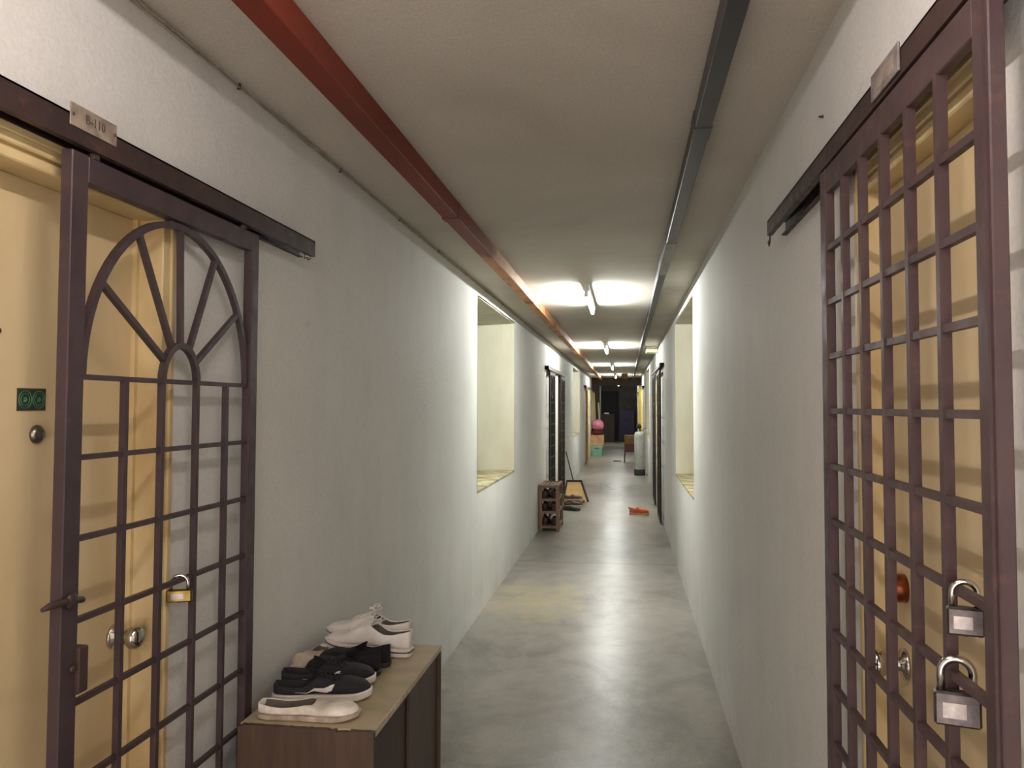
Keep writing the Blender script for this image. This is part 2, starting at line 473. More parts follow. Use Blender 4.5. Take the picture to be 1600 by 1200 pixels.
# green sticker
st = thing('door_sticker', 'dark green square sticker with two round emblems stuck on cream door', 'sticker', (xp + .0012, 1.487, 1.609))
yA, yB, zA, zB = 1.447, 1.527, 1.588, 1.633
obj('sticker_backing', B(xp + .0002, xp + .0012, yA, yB, zA, zB), MAT['sticker_edge'], st, st.location)
obj('sticker_field', B(xp + .0012, xp + .0018, yA + .003, yB - .003, zA + .003, zB - .003), MAT['green'], st, st.location)
for c in (1.468, 1.506):
    bm = bmesh.new()
    for rr, w in ((.0175, .0016), (.012, .0012)):
        pts = [(xp + .0022, c + rr * math.cos(a * PI / 14), 1.6105 + rr * math.sin(a * PI / 14)) for a in range(28)]
        tube(bm, pts, w * .6, 4, closed=True)
    for q in range(5):
        a = q * 1.3
        tube(bm, [(xp + .0022, c + .006 * math.cos(a), 1.6105 + .006 * math.sin(a)), (xp + .0022, c - .004 * math.cos(a + 1), 1.6105 - .004 * math.sin(a + 1))], .0008, 4)
    obj('round_emblem', bm, MAT['green_lt'], st, st.location)

t, off, s, xf = door(2, 'R', DR[0], .035, 'behind the square-barred gate at the right edge')
xp = xf + s * .035
knob(t, off, s, xp, 1.70, 1.098, MAT['chrome'], label='shiny chrome door knob')
bm = LT([(.028, 0), (.028, -.012), (.022, -.03), (.008, -.032)], (xp, 1.70, 1.245), 'x', 20)
obj('deadlock', bm, MAT['copper'], t, off, True, 'copper coloured deadlock')
door(3, 'L', DL[1], .06, 'first beyond the shoe rack on the left wall', MAT['dark_wood'], MAT['dark_wood'])
door(4, 'L', DL[2], .06, 'second beyond the shoe rack on the left wall', MAT['dark_wood'], MAT['dark_wood'])
door(5, 'R', DR[1], .05, 'behind the gates beside the orange clog')
door(6, 'R', DR[2], .05, 'second behind the gates beyond the orange clog')
door(7, 'L', DL[3], .06, 'beside the mint green crate stack, nearer one')
door(8, 'L', DL[4], .06, 'beside the mint green crate stack, farther one')
door(9, 'R', DR[3], .06, 'behind the grey tank on the right wall')

# ------------------------------------------------------------------ gates
def gate_root(name, label, loc, rz, group=None):
    return thing(name, label, 'gate', loc, rz, group)

def arch_gate(mat, loc, rz, label, group=None, detail=True):
    """front face towards local +x; u along local y from -.4075 to .4075."""
    r = gate_root('sliding_gate', label, loc, rz, group)
    h = .4075; xb, xf = -.0125, .0125; zb, zt = .03, 2.10
    xm = 0.0
    obj('stile', B(xb, xf, -h, -h + .05, zb, zt, .002), mat, r)
    obj('stile', B(xb, xf, h - .045, h, zb, zt, .002), mat, r)
    obj('top_rail', B(xb + .001, xf - .001, -h + .05, h - .045, 2.045, zt - .001, .002), mat, r)
    obj('bottom_rail', B(xb + .001, xf - .001, -h + .05, h - .045, zb, .085, .002), mat, r)
    a, b = -h + .05, h - .045
    z = 1.656; lev = []
    while z > .2:
        lev.append(z); z -= .1605
    for z in lev:
        obj('horizontal_bar', B(xm - .006, xm + .006, a - .003, b + .003, z - .0055, z + .0055), mat, r)
    vs = (-.207, -.065, .090, .242)
    for u in vs:
        obj('vertical_bar', B(xm - .0065, xm + .0075, u - .0065, u + .0065, .08, 1.656), mat, r)
    c = (a + b) / 2; R = (b - a) / 2 - .006
    n = 36
    pts = [(xm, c - R * math.cos(PI * i / n), 1.656 + (2.045 - 1.656 - .012) * math.sin(PI * i / n)) for i in range(n + 1)]
    obj('arch_bar', T(pts, .0075, 4, True), mat, r)
    ci = (vs[1] + vs[2]) / 2; ri = (vs[2] - vs[1]) / 2
    pts = [(xm + .001, ci - ri * math.cos(PI * i / 16), 1.656 + ri * 1.15 * math.sin(PI * i / 16)) for i in range(17)]
    obj('inner_arch', T(pts, .0075, 4, True), mat, r)
    for deg in (32, 61, 90, 119, 148):
        d = math.radians(deg)
        p0 = (xm, ci + ri * math.cos(d), 1.656 + ri * 1.15 * math.sin(d))
        p1 = (xm, c + R * math.cos(d), 1.656 + .377 * math.sin(d))
        obj('spoke', T([p0, p1], .0065, 4, True), mat, r)
    if detail:
        bm = B(-.006, .02, -h + .045, -h + .075, 1.035, 1.125, .003)
        obj('lock_plate', bm, MAT['rail'], r)
        bm = T([(.013, -h - .052, 1.222), (.014, -h - .03, 1.225), (.014, -h + .02, 1.223), (.014, -h + .06, 1.216)], [.004, .0075, .008, .006], 8)
        obj('latch_peg', bm, MAT['rail'], r, smooth=True)
        obj('latch_boss', LT([(.016, .0), (.016, .006), (.010, .010)], (.0125, -h + .024, 1.222), 'x', 14), MAT['rail'], r, smooth=True)
        obj('lock_boss', LT([(.007, .0), (.006, .008)], (.0125, -h + .03, 1.09), 'x', 10), MAT['rail'], r, smooth=True)
        for u in (-h + .08, h - .08):
            obj('hanger', T([(0, u, 2.10), (0, u, 2.111)], .012, 8), MAT['rail'], r)
    return r

def grid_gate(mat, loc, rz, label, group=None):
    """square-barred gate; front face towards local +x."""
    r = gate_root('sliding_gate', label, loc, rz, group)
    h = .441; xb, xf = -.010, .010; zb, zt = .03, 2.138
    obj('stile', B(xb, xf, -h, -h + .049, zb, zt, .002), mat, r)
    obj('stile', B(xb, xf, h - .049, h, zb, zt, .002), mat, r)
    bm = B(xf - .001, xf + .004, h - .018, h - .010, zb, zt - .002)
    obj('stile_lip', bm, mat, r)
    obj('top_rail', B(xb + .001, xf - .001, -h + .049, h - .049, 2.082, zt - .001, .002), mat, r)
    obj('bottom_rail', B(xb + .001, xf - .001, -h + .049, h - .049, zb, .085, .002), mat, r)
    z = 1.955
    while z > .15:
        obj('horizontal_bar', B(-.004, .008, -h + .03, h - .045, z - .006, z + .006), mat, r)
        z -= .1215
    for i in range(5):
        u = -h + .049 + (2 * h - .098) * (i + 1) / 6
        obj('vertical_bar', B(-.006, .0095, u - .007, u + .007, .08, 2.085), mat, r)
    return r

gateL = arch_gate(MAT['gate'], (-1.0775, 1.8375, 0), 0, 'dark brown sliding iron gate with a fan-shaped arch, left foreground')
# right gate: mirrored so that local +x faces the corridor (-X); local y runs towards the camera
gateR = grid_gate(MAT['gate_red'], (.457, 1.504, 0), PI, 'tall brown sliding gate of square iron bars, right foreground')

def track(side, y0, y1, z0, z1, label, mat=None):
    s = -1 if side == 'L' else 1
    xw = XL if s < 0 else XR
    xo = xw - s * .06
    t = thing('gate_track', label, 'rail', (xw, (y0 + y1) / 2, z0))
    off = t.location
    def X(a, b): return (min(a, b), max(a, b))
    bm = bmesh.new()
    box(bm, *X(xo, xo + s * .004), y0, y1, z0, z1)                     # front lip
    box(bm, *X(xo, xw), y0, y1, z1 - .004, z1)                           # top
    box(bm, *X(xw - s * .004, xw), y0, y1, z0, z1)                       # back
    box(bm, *X(xo + s * .004, xo + s * .016), y0, y1, z0, z0 + .004)     # inturned lips
    box(bm, *X(xw - s * .016, xw - s * .004), y0, y1, z0, z0 + .004)
    obj('channel', bm, mat or MAT['rail'], t, off)
    for k in range(4):
        bm = bmesh.new()
        yy = y0 + (y1 - y0) * (k + .6) / 4.4
        tube(bm, [(xw - s * .02, yy, z1), (xw - s * .02, yy, z1 + .012)], .006, 6)
        tube(bm, [(xw - s * .008, yy + .003, z1 + .010), (xw - s * .03, yy, z1 + .010)], .004, 5)
        obj('fixing_bolt', bm, mat or MAT['rail'], t, off)
    return t, off
tL, oL = track('L', .35, 2.665, 2.112, 2.166, 'rusty brown steel track above the arched gate on the left')
bm = T([(-1.075, 2.61, 2.114), (-1.08, 2.62, 2.10), (-1.072, 2.63, 2.104), (-1.078, 2.645, 2.098), (-1.07, 2.652, 2.106)], .0018, 5)
obj('wire_scrap', bm, MAT['rail'], tL, oL)
tR, oR = track('R', .3, 2.64, 2.140, 2.186, 'rusty brown steel track above the square-barred gate on the right')
bm = T([(.452, 2.632, 2.142), (.453, 2.636, 2.128), (.450, 2.638, 2.118), (.4505, 2.638, 2.106)], [.002, .003, .005, .002], 6)
obj('wire_scrap', bm, MAT['rail'], tR, oR)

# number plates
def text_mesh(body, size, depth=.001):
    cu = bpy.data.curves.new('lettering', 'FONT'); cu.body = body; cu.size = size; cu.extrude = depth
    cu.align_x = 'CENTER'; cu.align_y = 'CENTER'; cu.resolution_u = 3
    tmp = bpy.data.objects.new('lettering_source', cu); COL.objects.link(tmp)
    bpy.context.view_layer.update()
    dg = bpy.context.evaluated_depsgraph_get()
    me = bpy.data.meshes.new_from_object(tmp.evaluated_get(dg))
    bm = bmesh.new(); bm.from_mesh(me)
    bpy.data.objects.remove(tmp); bpy.data.curves.remove(cu)
    return bm
pl = thing('number_plate', 'small worn pale number plate fixed on the left gate track', 'sign', (-1.058, 1.482, 2.1635))
bm = B(-1.0595, -1.0565, 1.410, 1.554, 2.141, 2.186, .001)
obj('plate', bm, MAT['plate'], pl, pl.location)
bm = text_mesh('B-110', .026, .0004)
bmesh.ops.transform(bm, matrix=Matrix(((0, 0, 1, 0), (1, 0, 0, 0), (0, 1, 0, 0), (0, 0, 0, 1))), verts=bm.verts)
bmesh.ops.translate(bm, verts=bm.verts, vec=(.0022, .002, .001))
obj('lettering', bm, MAT['ink'], pl)
for yy in (1.418, 1.546):
    obj('screw', LT([(.004, 0), (.003, .002)], (-1.0565, yy, 2.1635), 'x', 10), MAT['ink'], pl, pl.location)
pl = thing('number_plate', 'grey weathered blank-looking plate fixed on the right gate track', 'sign', (.443, 1.449, 2.17))
obj('plate', B(.4405, .4445, 1.376, 1.522, 2.148, 2.196, .001), MAT['plate_grey'], pl, pl.location)
obj('paint_smear', B(.4398, .4408, 1.40, 1.485, 2.158, 2.184), MAT['plate'], pl, pl.location)

# padlocks
def padlock(loc, rz, label, w, hb, hs, body, tk=.016, sr=.004, side=0.0):
    t = thing('padlock', label, 'padlock', loc, rz)   # local y across, z up; origin at top of the shackle
    r = w * .34
    zt = 0.0
    pts = [(0, -r, -hs - .004), (0, -r, -r)] + [(0, -r * math.cos(PI * i / 10), -r + r * math.sin(PI * i / 10)) for i in range(1, 10)] + [(0, r, -r), (0, r, -hs - .004)]
    obj('shackle', T(pts, sr, 10), MAT['chrome'], t, smooth=True)
    obj('lock_body', B(-tk / 2, tk / 2, -w / 2, w / 2, -hs - hb, -hs, .003), body, t)
    obj('keyway', LT([(.005, 0), (.005, .001), (.002, .0012)], (0, 0, -hs - hb - .0008), 'z', 10), MAT['stripe'], t)
    bm = B(tk / 2, tk / 2 + .0008, -w * .32, w * .18, -hs - hb * .75, -hs - hb * .3)
    obj('stamp', bm, MAT['steel_dull'], t)
    return t
padlock((-1.0775, 1.868, 1.186), -1.2, 'brass padlock hanging on the arched gate at the left', .058, .030, .034, MAT['brass'])
padlock((.457, 1.195, 1.362), -1.85, 'upper grey steel padlock on the square-barred gate', .046, .038, .034, MAT['lock_grey'], .018, .0042)
padlock((.452, 1.215, 1.252), -1.85, 'lower larger steel padlock on the square-barred gate', .058, .046, .044, MAT['lock_grey'], .022, .0055)

# gates farther down the corridor
def place(src, loc, rz, label, group=None, mat=None):
    c = copy_tree(src)
    c.location = loc; c.rotation_euler = (0, 0, rz)
    c['label'] = label
    if group: c['group'] = group
    return c
farG = arch_gate(MAT['gate_far'], (-1.0775, 11.98, 0), 0, 'blackish arched gate just behind the wooden shoe rack', 'gates halfway down the corridor', False)
place(farG, (-1.0775, 14.0, 0), 0, 'blackish arched gate behind the long-handled dustpan, farther of the left pair', 'gates halfway down the corridor')
place(farG, (.4625, 11.62, 0), PI, 'blackish gate on the right wall nearest the orange clog', 'gates halfway down the corridor')
place(farG, (.4625, 13.66, 0), PI, 'blackish gate on the right wall beyond the orange clog', 'gates halfway down the corridor')
tanG = arch_gate(MAT['gate_tan'], (-1.0775, 22.7, 0), 0, 'tan gate on the left wall before the mint green crate', 'gates at the far end', False)
place(tanG, (-1.0775, 33.4, 0), 0, 'tan gate on the left wall beyond the leaning planks', 'gates at the far end')
place(tanG, (.4625, 33.6, 0), PI, 'tan gate on the far right beyond the yellow door leaf', 'gates at the far end')
track('L', 11.3, 14.9, 2.112, 2.166, 'dark steel track above the pair of gates behind the shoe rack')
track('R', 10.95, 14.2, 2.13, 2.18, 'dark steel track above the gates near the orange clog')
track('L', 22.1, 25.4, 2.112, 2.166, 'dark steel track above the tan gate on the left')
track('R', 22.6, 25.0, 2.112, 2.166, 'dark steel track above the door behind the grey tank')
track('L', 32.6, 34.2, 2.112, 2.166, 'tiny dark track above the farthest left gate')
track('R', 32.8, 34.4, 2.112, 2.166, 'tiny dark track above the farthest right gate')

# ------------------------------------------------------------------ ceiling services
def trunking(x0, x1, z0, mat, label, covers):
    t = thing('cable_trunking', label, 'trunking', ((x0 + x1) / 2, 10, z0))
    obj('casing', B(x0, x1, Y0, 26.9, z0, ZC, .003), mat, t, t.location)
    for y0, y1, m in covers:
        obj('joint_cover', B(x0 - .003, x1 + .003, y0, y1, z0 - .003, ZC - .004, .001), m, t, t.location)
    return t
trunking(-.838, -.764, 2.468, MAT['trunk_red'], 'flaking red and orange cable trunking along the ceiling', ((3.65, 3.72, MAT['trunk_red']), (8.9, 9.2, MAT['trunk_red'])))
trunking(.220, .272, 2.482, MAT['trunk_dark'], 'dark grey cable trunking along the ceiling on the right', ((2.6, 2.72, MAT['trunk_dark']), (4.45, 5.5, MAT['trunk_pale'])))
t = thing('wall_cable', 'thin twin cable clipped along the left wall under the ceiling', 'cable', (-1.112, 4, 2.535))
bm = bmesh.new()
for dz in (0, -.009):
    pts = []
    y = -1.0
    while y < 26:
        pts.append((-1.1145 + .002 * math.sin(y * 5 + dz * 300), y, 2.534 + dz + .005 * noise.noise(Vector((y * 1.3, 3, dz * 40)))))
        y += .22
    tube(bm, pts, .0032, 5)
obj('cable', bm, MAT['cable'], t, t.location, True)
bm = bmesh.new()
for k in range(22):
    y = .5 + k * .85
    box(bm, -1.12, -1.1105, y, y + .006, 2.521, 2.539)
obj('cable_clip', bm, MAT['rail'], t, t.location)

LAMPS = [0.7, 6.9, 12.7, 18.6, 24.4, 34.0]
LBL = ['tube light overhead just behind the viewpoint', 'nearest visible glowing ceiling tube light, between the two windows', 'glowing ceiling tube light above the gates behind the shoe rack',
       'glowing ceiling tube light above the grey tank', 'glowing ceiling tube light just before the dark beam', 'farthest glowing tube light, beyond the dark beam']
COLS = [(1, .89, .85, 1)] + [(.97, 1, .955, 1)] * 5
POW = [54, 245, 245, 235, 205, 120]
for y, lb, c, p in zip(LAMPS, LBL, COLS, POW):
    t = thing('tube_light', lb, 'light', (-.30, y, ZC))
    off = t.location
    obj('batten', B(-.324, -.276, y - .62, y + .62, ZC - .055, ZC, .004), MAT['lampwhite'], t, off)
    obj('tube', T([(-.30, y - .59, ZC - .078), (-.30, y + .59, ZC - .078)], .014, 12), emis('tube_glow', c, p), t, off, True)
    for e in (-.605, .605):
        obj('tube_holder', B(-.316, -.284, y + e - .014, y + e + .014, ZC - .098, ZC - .05, .003), MAT['lampwhite'], t, off)

t = thing('ceiling_box', 'small pale box fixed to the ceiling by the right wall', 'box', (.42, 13.0, ZC))
obj('housing', B(.32, .495, 12.8, 13.2, ZC - .10, ZC - .012, .006), MAT['pale_plastic'], t, t.location)
obj('mounting_plate', B(.30, .50, 12.76, 13.24, ZC - .012, ZC, .002), MAT['lampwhite'], t, t.location)
t = thing('hanging_board', 'small tan board hanging under the ceiling beside the farthest lamps', 'sign', (-.05, 23.6, ZC))
obj('board', B(-.12, .06, 23.58, 23.62, ZC - .16, ZC - .015, .003), MAT['card_dull'], t, t.location)
obj('bracket', B(-.11, .05, 23.585, 23.615, ZC - .015, ZC), MAT['lampwhite'], t, t.location)
o = obj('wall_nail', LT([(.003, 0), (.003, .008), (.005, .009), (.004, .011)], (XR - .011, 2.15, 2.345), 'x', 10), MAT['rail'])
tag(o, 'rusty nail in the right wall above the gate track end', 'nail')

# ------------------------------------------------------------------ shoe cabinet
cx0, cx1, cy0, cy1, cz = -1.05, -.667, 2.14, 2.93, .73
t = thing('shoe_cabinet', 'low brown wood-grain shoe cabinet with beige top against the left wall', 'cabinet', ((cx0 + cx1) / 2, (cy0 + cy1) / 2, 0))
off = t.location
obj('top_panel', B(cx0, cx1 - .003, cy0 + .004, cy1, cz - .018, cz, .001), MAT['cab_top'], t, off)
obj('top_edge', B(cx1 - .003, cx1, cy0 + .004, cy1, cz - .018, cz - .0005), MAT['cab_edge'], t, off)
bm = bmesh.new(); n = 40
for i in range(n):
    a = cx0 + (cx1 - cx0) * i / n; b = cx0 + (cx1 - cx0) * (i + 1) / n
    chip = max(0, noise.noise(Vector((i * .55, 1.7, 0))) - .1) * .012 + random.random() * .0015
    box(bm, a, b + .0001, cy0 - .012, cy0 + .004, 0, cz + .0015 - chip)
obj('end_panel', bm, MAT['cab_wood'], t, off)
obj('end_panel', B(cx0, cx1, cy1 - .016, cy1, 0, cz - .018), MAT['cab_wood'], t, off)
obj('back_panel', B(cx0, cx0 + .008, cy0, cy1 - .016, 0, cz - .018), MAT['cab_dark'], t, off)
obj('plinth', B(cx1 - .04, cx1 - .022, cy0 + .004, cy1 - .016, 0, .07), MAT['cab_dark'], t, off)
obj('shelf', B(cx0 + .008, cx1 - .03, cy0 + .004, cy1 - .016, .38, .396), MAT['cab_wood'], t, off)
for k in range(2):
    a = cy0 + .006 + k * .38; b = a + .39
    d = obj('sliding_door', B(cx1 - .020 + .009 * (k - .9), cx1 - .012 + .009 * (k - .9), a, b, .07, cz - .02, .001), MAT['cab_dark' if k == 0 else 'cab_wood'], t, off)
    hy = a + (.32 if k == 0 else .05)
    obj('finger_pull', LT([(.016, 0), (.016, .0015), (.010, .0016)], (cx1 - .012 + .009 * (k - .9), hy, .42), 'x', 16), MAT['stripe'], d, off)

# ------------------------------------------------------------------ shoes
WP = [(0, .30), (.02, .52), (.06, .70), (.15, .80), (.3, .80), (.42, .80), (.55, .88), (.68, .98), (.78, 1.0), (.87, .90), (.94, .68), (.98, .44), (1, .22)]
ST = [0, .015, .04, .09, .16, .24, .32, .40, .455, .50, .55, .62, .70, .78, .86, .92, .965, .99, 1.0]

class Shoe:
    def __init__(s, L=.285, W=.047, sole=.022, rim=.06, inst=.082, toe=.044, throat=.46, flat=0.0):
        s.L, s.W, s.sole, s.rim, s.inst, s.toe, s.throat = L, W, sole, rim, inst, toe, throat
    def w(s, f): return s.W * lerp_tab(WP, f)
    def dome(s, f):
        return lerp_tab([(s.throat, s.inst), (.62, s.inst * .74), (.76, s.toe * 1.18), (.88, s.toe), (.955, s.toe * .8), (1, s.toe * .35)], f)
    def rimh(s, f):
        return lerp_tab([(0, s.rim * 1.08), (.08, s.rim), (.22, s.rim * .78), (.36, s.rim * .84), (s.throat, s.inst * .98)], f)
    def upper(s):
        bm = bmesh.new(); rings = []
        for f in ST:
            w = s.w(f); x = f * s.L; base = s.sole - .004
            if f < s.throat:
                r = s.rimh(f); iw = max(.2, (w - .011) / w) if f > .02 else .3
                if f < .03:  half = [(1, 0), (1.02, .4), (.98, .75), (.92, 1), (.8, 1.0), (.5, .97), (0, .97)]
                elif f < .06: half = [(1, 0), (1.03, .4), (.98, .75), (.90, 1), (.78, .97), (.6, .55), (0, .45)]
                else: half = [(1, 0), (1.03, .4), (.97, .75), (.88, 1), (.78, .97), (.72, .45), (0, .14)]
                pts = [(a * w, b * r) for a, b in half]
            else:
                h = s.dome(f)
                half = [(1, 0), (1.02, .38), (.95, .66), (.78, .86), (.54, .955), (.27, .99), (0, 1)]
                pts = [(a * w, b * h) for a, b in half]
            full = pts + [(-a, b) for a, b in reversed(pts[:-1])]
            rings.append([bm.verts.new((x, a, base + b)) for a, b in full])
        k = len(rings[0])
        for A, C in zip(rings, rings[1:]):
            for j in range(k):
                fc = bm.faces.new((A[j], A[(j + 1) % k], C[(j + 1) % k], C[j]))
                if 4 <= j <= 7 and A[0].co.x < s.throat * s.L - 1e-4 and A[0].co.x > .03 * s.L: fc.material_index = 1
        bm.faces.new(rings[0]); bm.faces.new(list(reversed(rings[-1])))
        return bm
    def outline(s, g=1.0, e=0.0):
        P = []
        for f in ST: P.append((f * (s.L + 2 * e) - e, s.w(f) * g + e))
        return P + [(x, -y) for x, y in reversed(P)]
    def solebm(s, g=1.05, e=.003, z0=0.0, z1=None, spring=.008):
        bm = bmesh.new(); z1 = s.sole if z1 is None else z1
        rings = []
        for z, ee in ((z0, e - .003), (z0 + .004, e), (z1 - .003, e), (z1, e - .003)):
            ring = []
            for x, y in s.outline(g, ee):
                q = max(0, (x / s.L - .72) / .28)
                ring.append(bm.verts.new((x, y, z + spring * q * q)))
            rings.append(ring)
        k = len(rings[0])
        for A, C in zip(rings, rings[1:]):
            for j in range(k): bm.faces.new((A[j], A[(j + 1) % k], C[(j + 1) % k], C[j]))
        bm.faces.new(list(reversed(rings[0]))); bm.faces.new(rings[-1])
        return bm
    def wallpt(s, f, q, sd, out=.0015):
        """point on the outer wall at length fraction f, height fraction q (0..1), side sd."""
        w = s.w(f)
        H = s.rimh(f) if f < s.throat else s.dome(f)
        if f < s.throat: tab = [(0, 1), (.4, 1.03), (.75, .97), (1, .88)]
        else: tab = [(0, 1), (.38, 1.02), (.66, .95), (.86, .78), (.955, .54), (.99, .27), (1, 0)]
        return Vector((f * s.L, sd * (lerp_tab(tab, q) * w + out), s.sole - .004 + q * H + out * .5))
    def patch(s, lo, hi, sd, n=24, out=.002):
        """raised strip between two (f, q) curves."""
        bm = bmesh.new(); A = []; C = []
        for i in range(n + 1):
            t = i / n
            A.append(bm.verts.new(s.wallpt(*lo(t), sd, out))); C.append(bm.verts.new(s.wallpt(*hi(t), sd, out)))
        for i in range(n): bm.faces.new((A[i], A[i + 1], C[i + 1], C[i]))
        return bm
    def laces(s, f0, f1, n, r=.0022, bow=False):
        bm = bmesh.new()
        for i in range(n):
            a = f0 + (f1 - f0) * i / n; b = f0 + (f1 - f0) * (i + .8) / n
            for sd in (1, -1):
                P = []
                for k in range(7):
                    t = k / 6; f = a + (b - a) * t
                    y = sd * (-.42 + .84 * t) * s.w(f)
                    q = 1 - (abs(y) / s.w(f)) ** 2 * .35
                    P.append((f * s.L, y, s.sole - .002 + s.dome(f) * q + .002))
                tube(bm, P, r, 5)
        if bow:
            c = Vector((f0 * s.L, 0, s.sole + s.dome(f0) + .004))
            for sd in (1, -1):
                P = [c + Vector((.014 * math.sin(2 * PI * k / 12) - .008 * math.sin(PI * k / 12), sd * .028 * math.sin(PI * k / 12), .012 * math.sin(PI * k / 12) + .006 * math.sin(2 * PI * k / 12))) for k in range(13)]
                tube(bm, P, r, 5)
                tube(bm, [c, c + Vector((-.016, sd * .010, .016)), c + Vector((-.012, sd * .024, .020)), c + Vector((.006, sd * .034, .012))], r, 5)
        return bm
    def tongue(s, lift=.014):
        bm = bmesh.new(); rows = []
        for f, z in ((s.throat - .10, lift), (s.throat - .05, lift * .75), (s.throat + .0, lift * .3), (s.throat + .06, .001)):
            row = []
            for k in range(7):
                u = -1 + 2 * k / 6
                H = s.dome(max(f, s.throat))
                row.append(bm.verts.new((f * s.L, u * s.w(f) * .52, s.sole - .004 + H + z - u * u * .012)))
            rows.append(row)
        for A, C in zip(rows, rows[1:]):
            for j in range(6): bm.faces.new((A[j], A[j + 1], C[j + 1], C[j]))
        r = bmesh.ops.solidify(bm, geom=list(bm.faces), thickness=.005)
        return bm

def sub(o, lv=1):
    m = o.modifiers.new('smooth', 'SUBSURF'); m.levels = lv; m.render_levels = lv
    return o

def orient(t, heel, toe, z, tilt=0.0, roll=0.0):
    t.location = (heel[0], heel[1], z)
    t.rotation_euler = (roll, -tilt, math.atan2(toe[1] - heel[1], toe[0] - heel[0]))

def shoe(name, label, sh, um, sm, group=None, kind='plain', lace=None, tongue=False, side=-1):
    t = thing(name, label, 'shoe', group=group)
    up = sub(obj('upper', sh.upper(), um, t, smooth=True), 2)
    up.data.materials.append(MAT['shoe_lining'] if um.name.startswith(('white', 'scuffed', 'dingy')) else MAT['black'])
    so = obj('sole', sh.solebm(), sm, t, smooth=False)
    if tongue: sub(obj('tongue', sh.tongue(), um, t, smooth=True), 1)
    if lace: obj('laces', sh.laces(sh.throat + .02, .70, 5, bow=(kind == 'canvas')), lace, t, smooth=True)
    if kind == 'canvas':
        bm = sh.solebm(1.05, .0042, .0155, .0185)
        obj('stripe', bm, MAT['stripe'], so)
        for sd in (1, -1):
            bm = bmesh.new()
            A = []; C = []
            for i in range(13):
                f = .83 + .165 * i / 12
                A.append(bm.verts.new(sh.wallpt(f, 0, sd, .0015))); C.append(bm.verts.new(sh.wallpt(f, .45, sd, .0018)))
            for i in range(12): bm.faces.new((A[i], A[i + 1], C[i + 1], C[i]))
            obj('toe_bumper', bm, MAT['white_rubber'], t, smooth=True)
        for sd in (1, -1):
            bm = sh.patch(lambda u: (.80 + .012, u * .3 - .45), lambda u: (.80 + .022, u * .3 - .45), sd, 4, .0065)
            obj('edge_mark', bm, MAT['stripe'], so)
    if kind == 'swoosh':
        lo = lambda u: (.24 + .40 * u, lerp_tab([(0, .46), (.35, .31), (.6, .23), (.8, .22), (.93, .36), (1, .74)], u))
        hi = lambda u: (.24 + .40 * u, lerp_tab([(0, .48), (.3, .41), (.55, .40), (.72, .45), (.82, .56), (.92, .73), (1, .78)], u))
        for sd in (1, -1):
            obj('tick_emblem', sh.patch(lo, hi, sd, 30, .0022), MAT['white_rubber'], t, label='white curved tick mark')
    return t

CZ = cz + .0015
s1 = shoe('slip_on_shoe', 'scuffed white slip-on shoe at the front edge of the cabinet top', Shoe(.285, .046, .015, .028, .034, .030, .52), MAT['slipon'], MAT['dirty_rubber'])
orient(s1, (-1.022, 2.200), (-.74, 2.222), CZ)
s2 = shoe('sneaker', 'black sneaker with a white tick mark, right behind the white slip-on', Shoe(.285, .047, .022, .030, .058, .036, .44), MAT['navy_fabric'], MAT['white_rubber'], 'black sneakers on the cabinet', 'swoosh', MAT['black'], True)
orient(s2, (-1.035, 2.325), (-.755, 2.385), CZ)
s3 = copy_tree(s2); s3['label'] = 'black sneaker mostly hidden behind the one with the white tick'
orient(s3, (-1.055, 2.425), (-.775, 2.495), CZ + .004)
s4 = shoe('knit_shoe', 'black knitted shoe with peaked tongue, nearer of the black pair', Shoe(.24, .042, .016, .050, .054, .040, .42), MAT['knit'], MAT['black_rubber'], 'black knit shoes on the cabinet', 'plain', None, True)
orient(s4, (-.792, 2.592), (-1.010, 2.550), CZ)
s5 = copy_tree(s4); s5['label'] = 'black knitted shoe just in front of the white canvas sneakers'
orient(s5, (-.785, 2.682), (-1.005, 2.640), CZ)
s6 = shoe('flat_canvas_shoe', 'dingy beige canvas shoe peeking out left of the black shoes', Shoe(.235, .040, .012, .016, .030, .036, .5), MAT['pale_canvas'], MAT['dirty_rubber'], None, 'plain')
orient(s6, (-1.055, 2.80), (-1.062, 2.575), CZ)
s7 = shoe('canvas_sneaker', 'white canvas lace-up sneaker with dark sole line and bow, nearer of the white pair', Shoe(.32, .045, .028, .060, .080, .030, .43), MAT['white_canvas'], MAT['white_rubber'], 'white canvas sneakers on the cabinet', 'canvas', MAT['white_canvas'], True)
orient(s7, (-.742, 2.788), (-1.06, 2.825), CZ, .03)
s8 = copy_tree(s7); s8['label'] = 'white canvas sneaker against the wall end of the cabinet, behind its mate'
orient(s8, (-.775, 2.897), (-1.075, 2.925), CZ + .004, .045)

# ------------------------------------------------------------------ wooden shoe rack and what stands round it
rx0, rx1, ry0, ry1 = -1.112, -.845, 10.42, 11.08
t = thing('shoe_rack', 'small brown wooden slatted shoe rack standing against the left wall', 'rack', ((rx0 + rx1) / 2, (ry0 + ry1) / 2, 0))
off = t.location
for x in (rx0, rx1 - .045):
    for y in (ry0, ry1 - .03):
        obj('post', B(x, x + .045, y, y + .03, 0, .59, .003), MAT['rack_wood'], t, off)
tiers = (.04, .225, .385, .555)
for z in tiers:
    bm = bmesh.new()
    for y in (ry0 + .004, ry1 - .026): box(bm, rx0 + .04, rx1 - .04, y, y + .02, z, z + .03)
    for k in range(5):
        x = rx0 + .03 + k * (rx1 - rx0 - .09) / 4
        box(bm, x, x + .03, ry0 + .01, ry1 - .01, z + .012, z + .022)
    obj('slatted_shelf', bm, MAT['rack_wood'], t, off)
    for x in (rx0 + .008, rx1 - .03):
        obj('side_rail', B(x, x + .02, ry0 + .02, ry1 - .02, z, z + .035), MAT['rack_wood'], t, off)
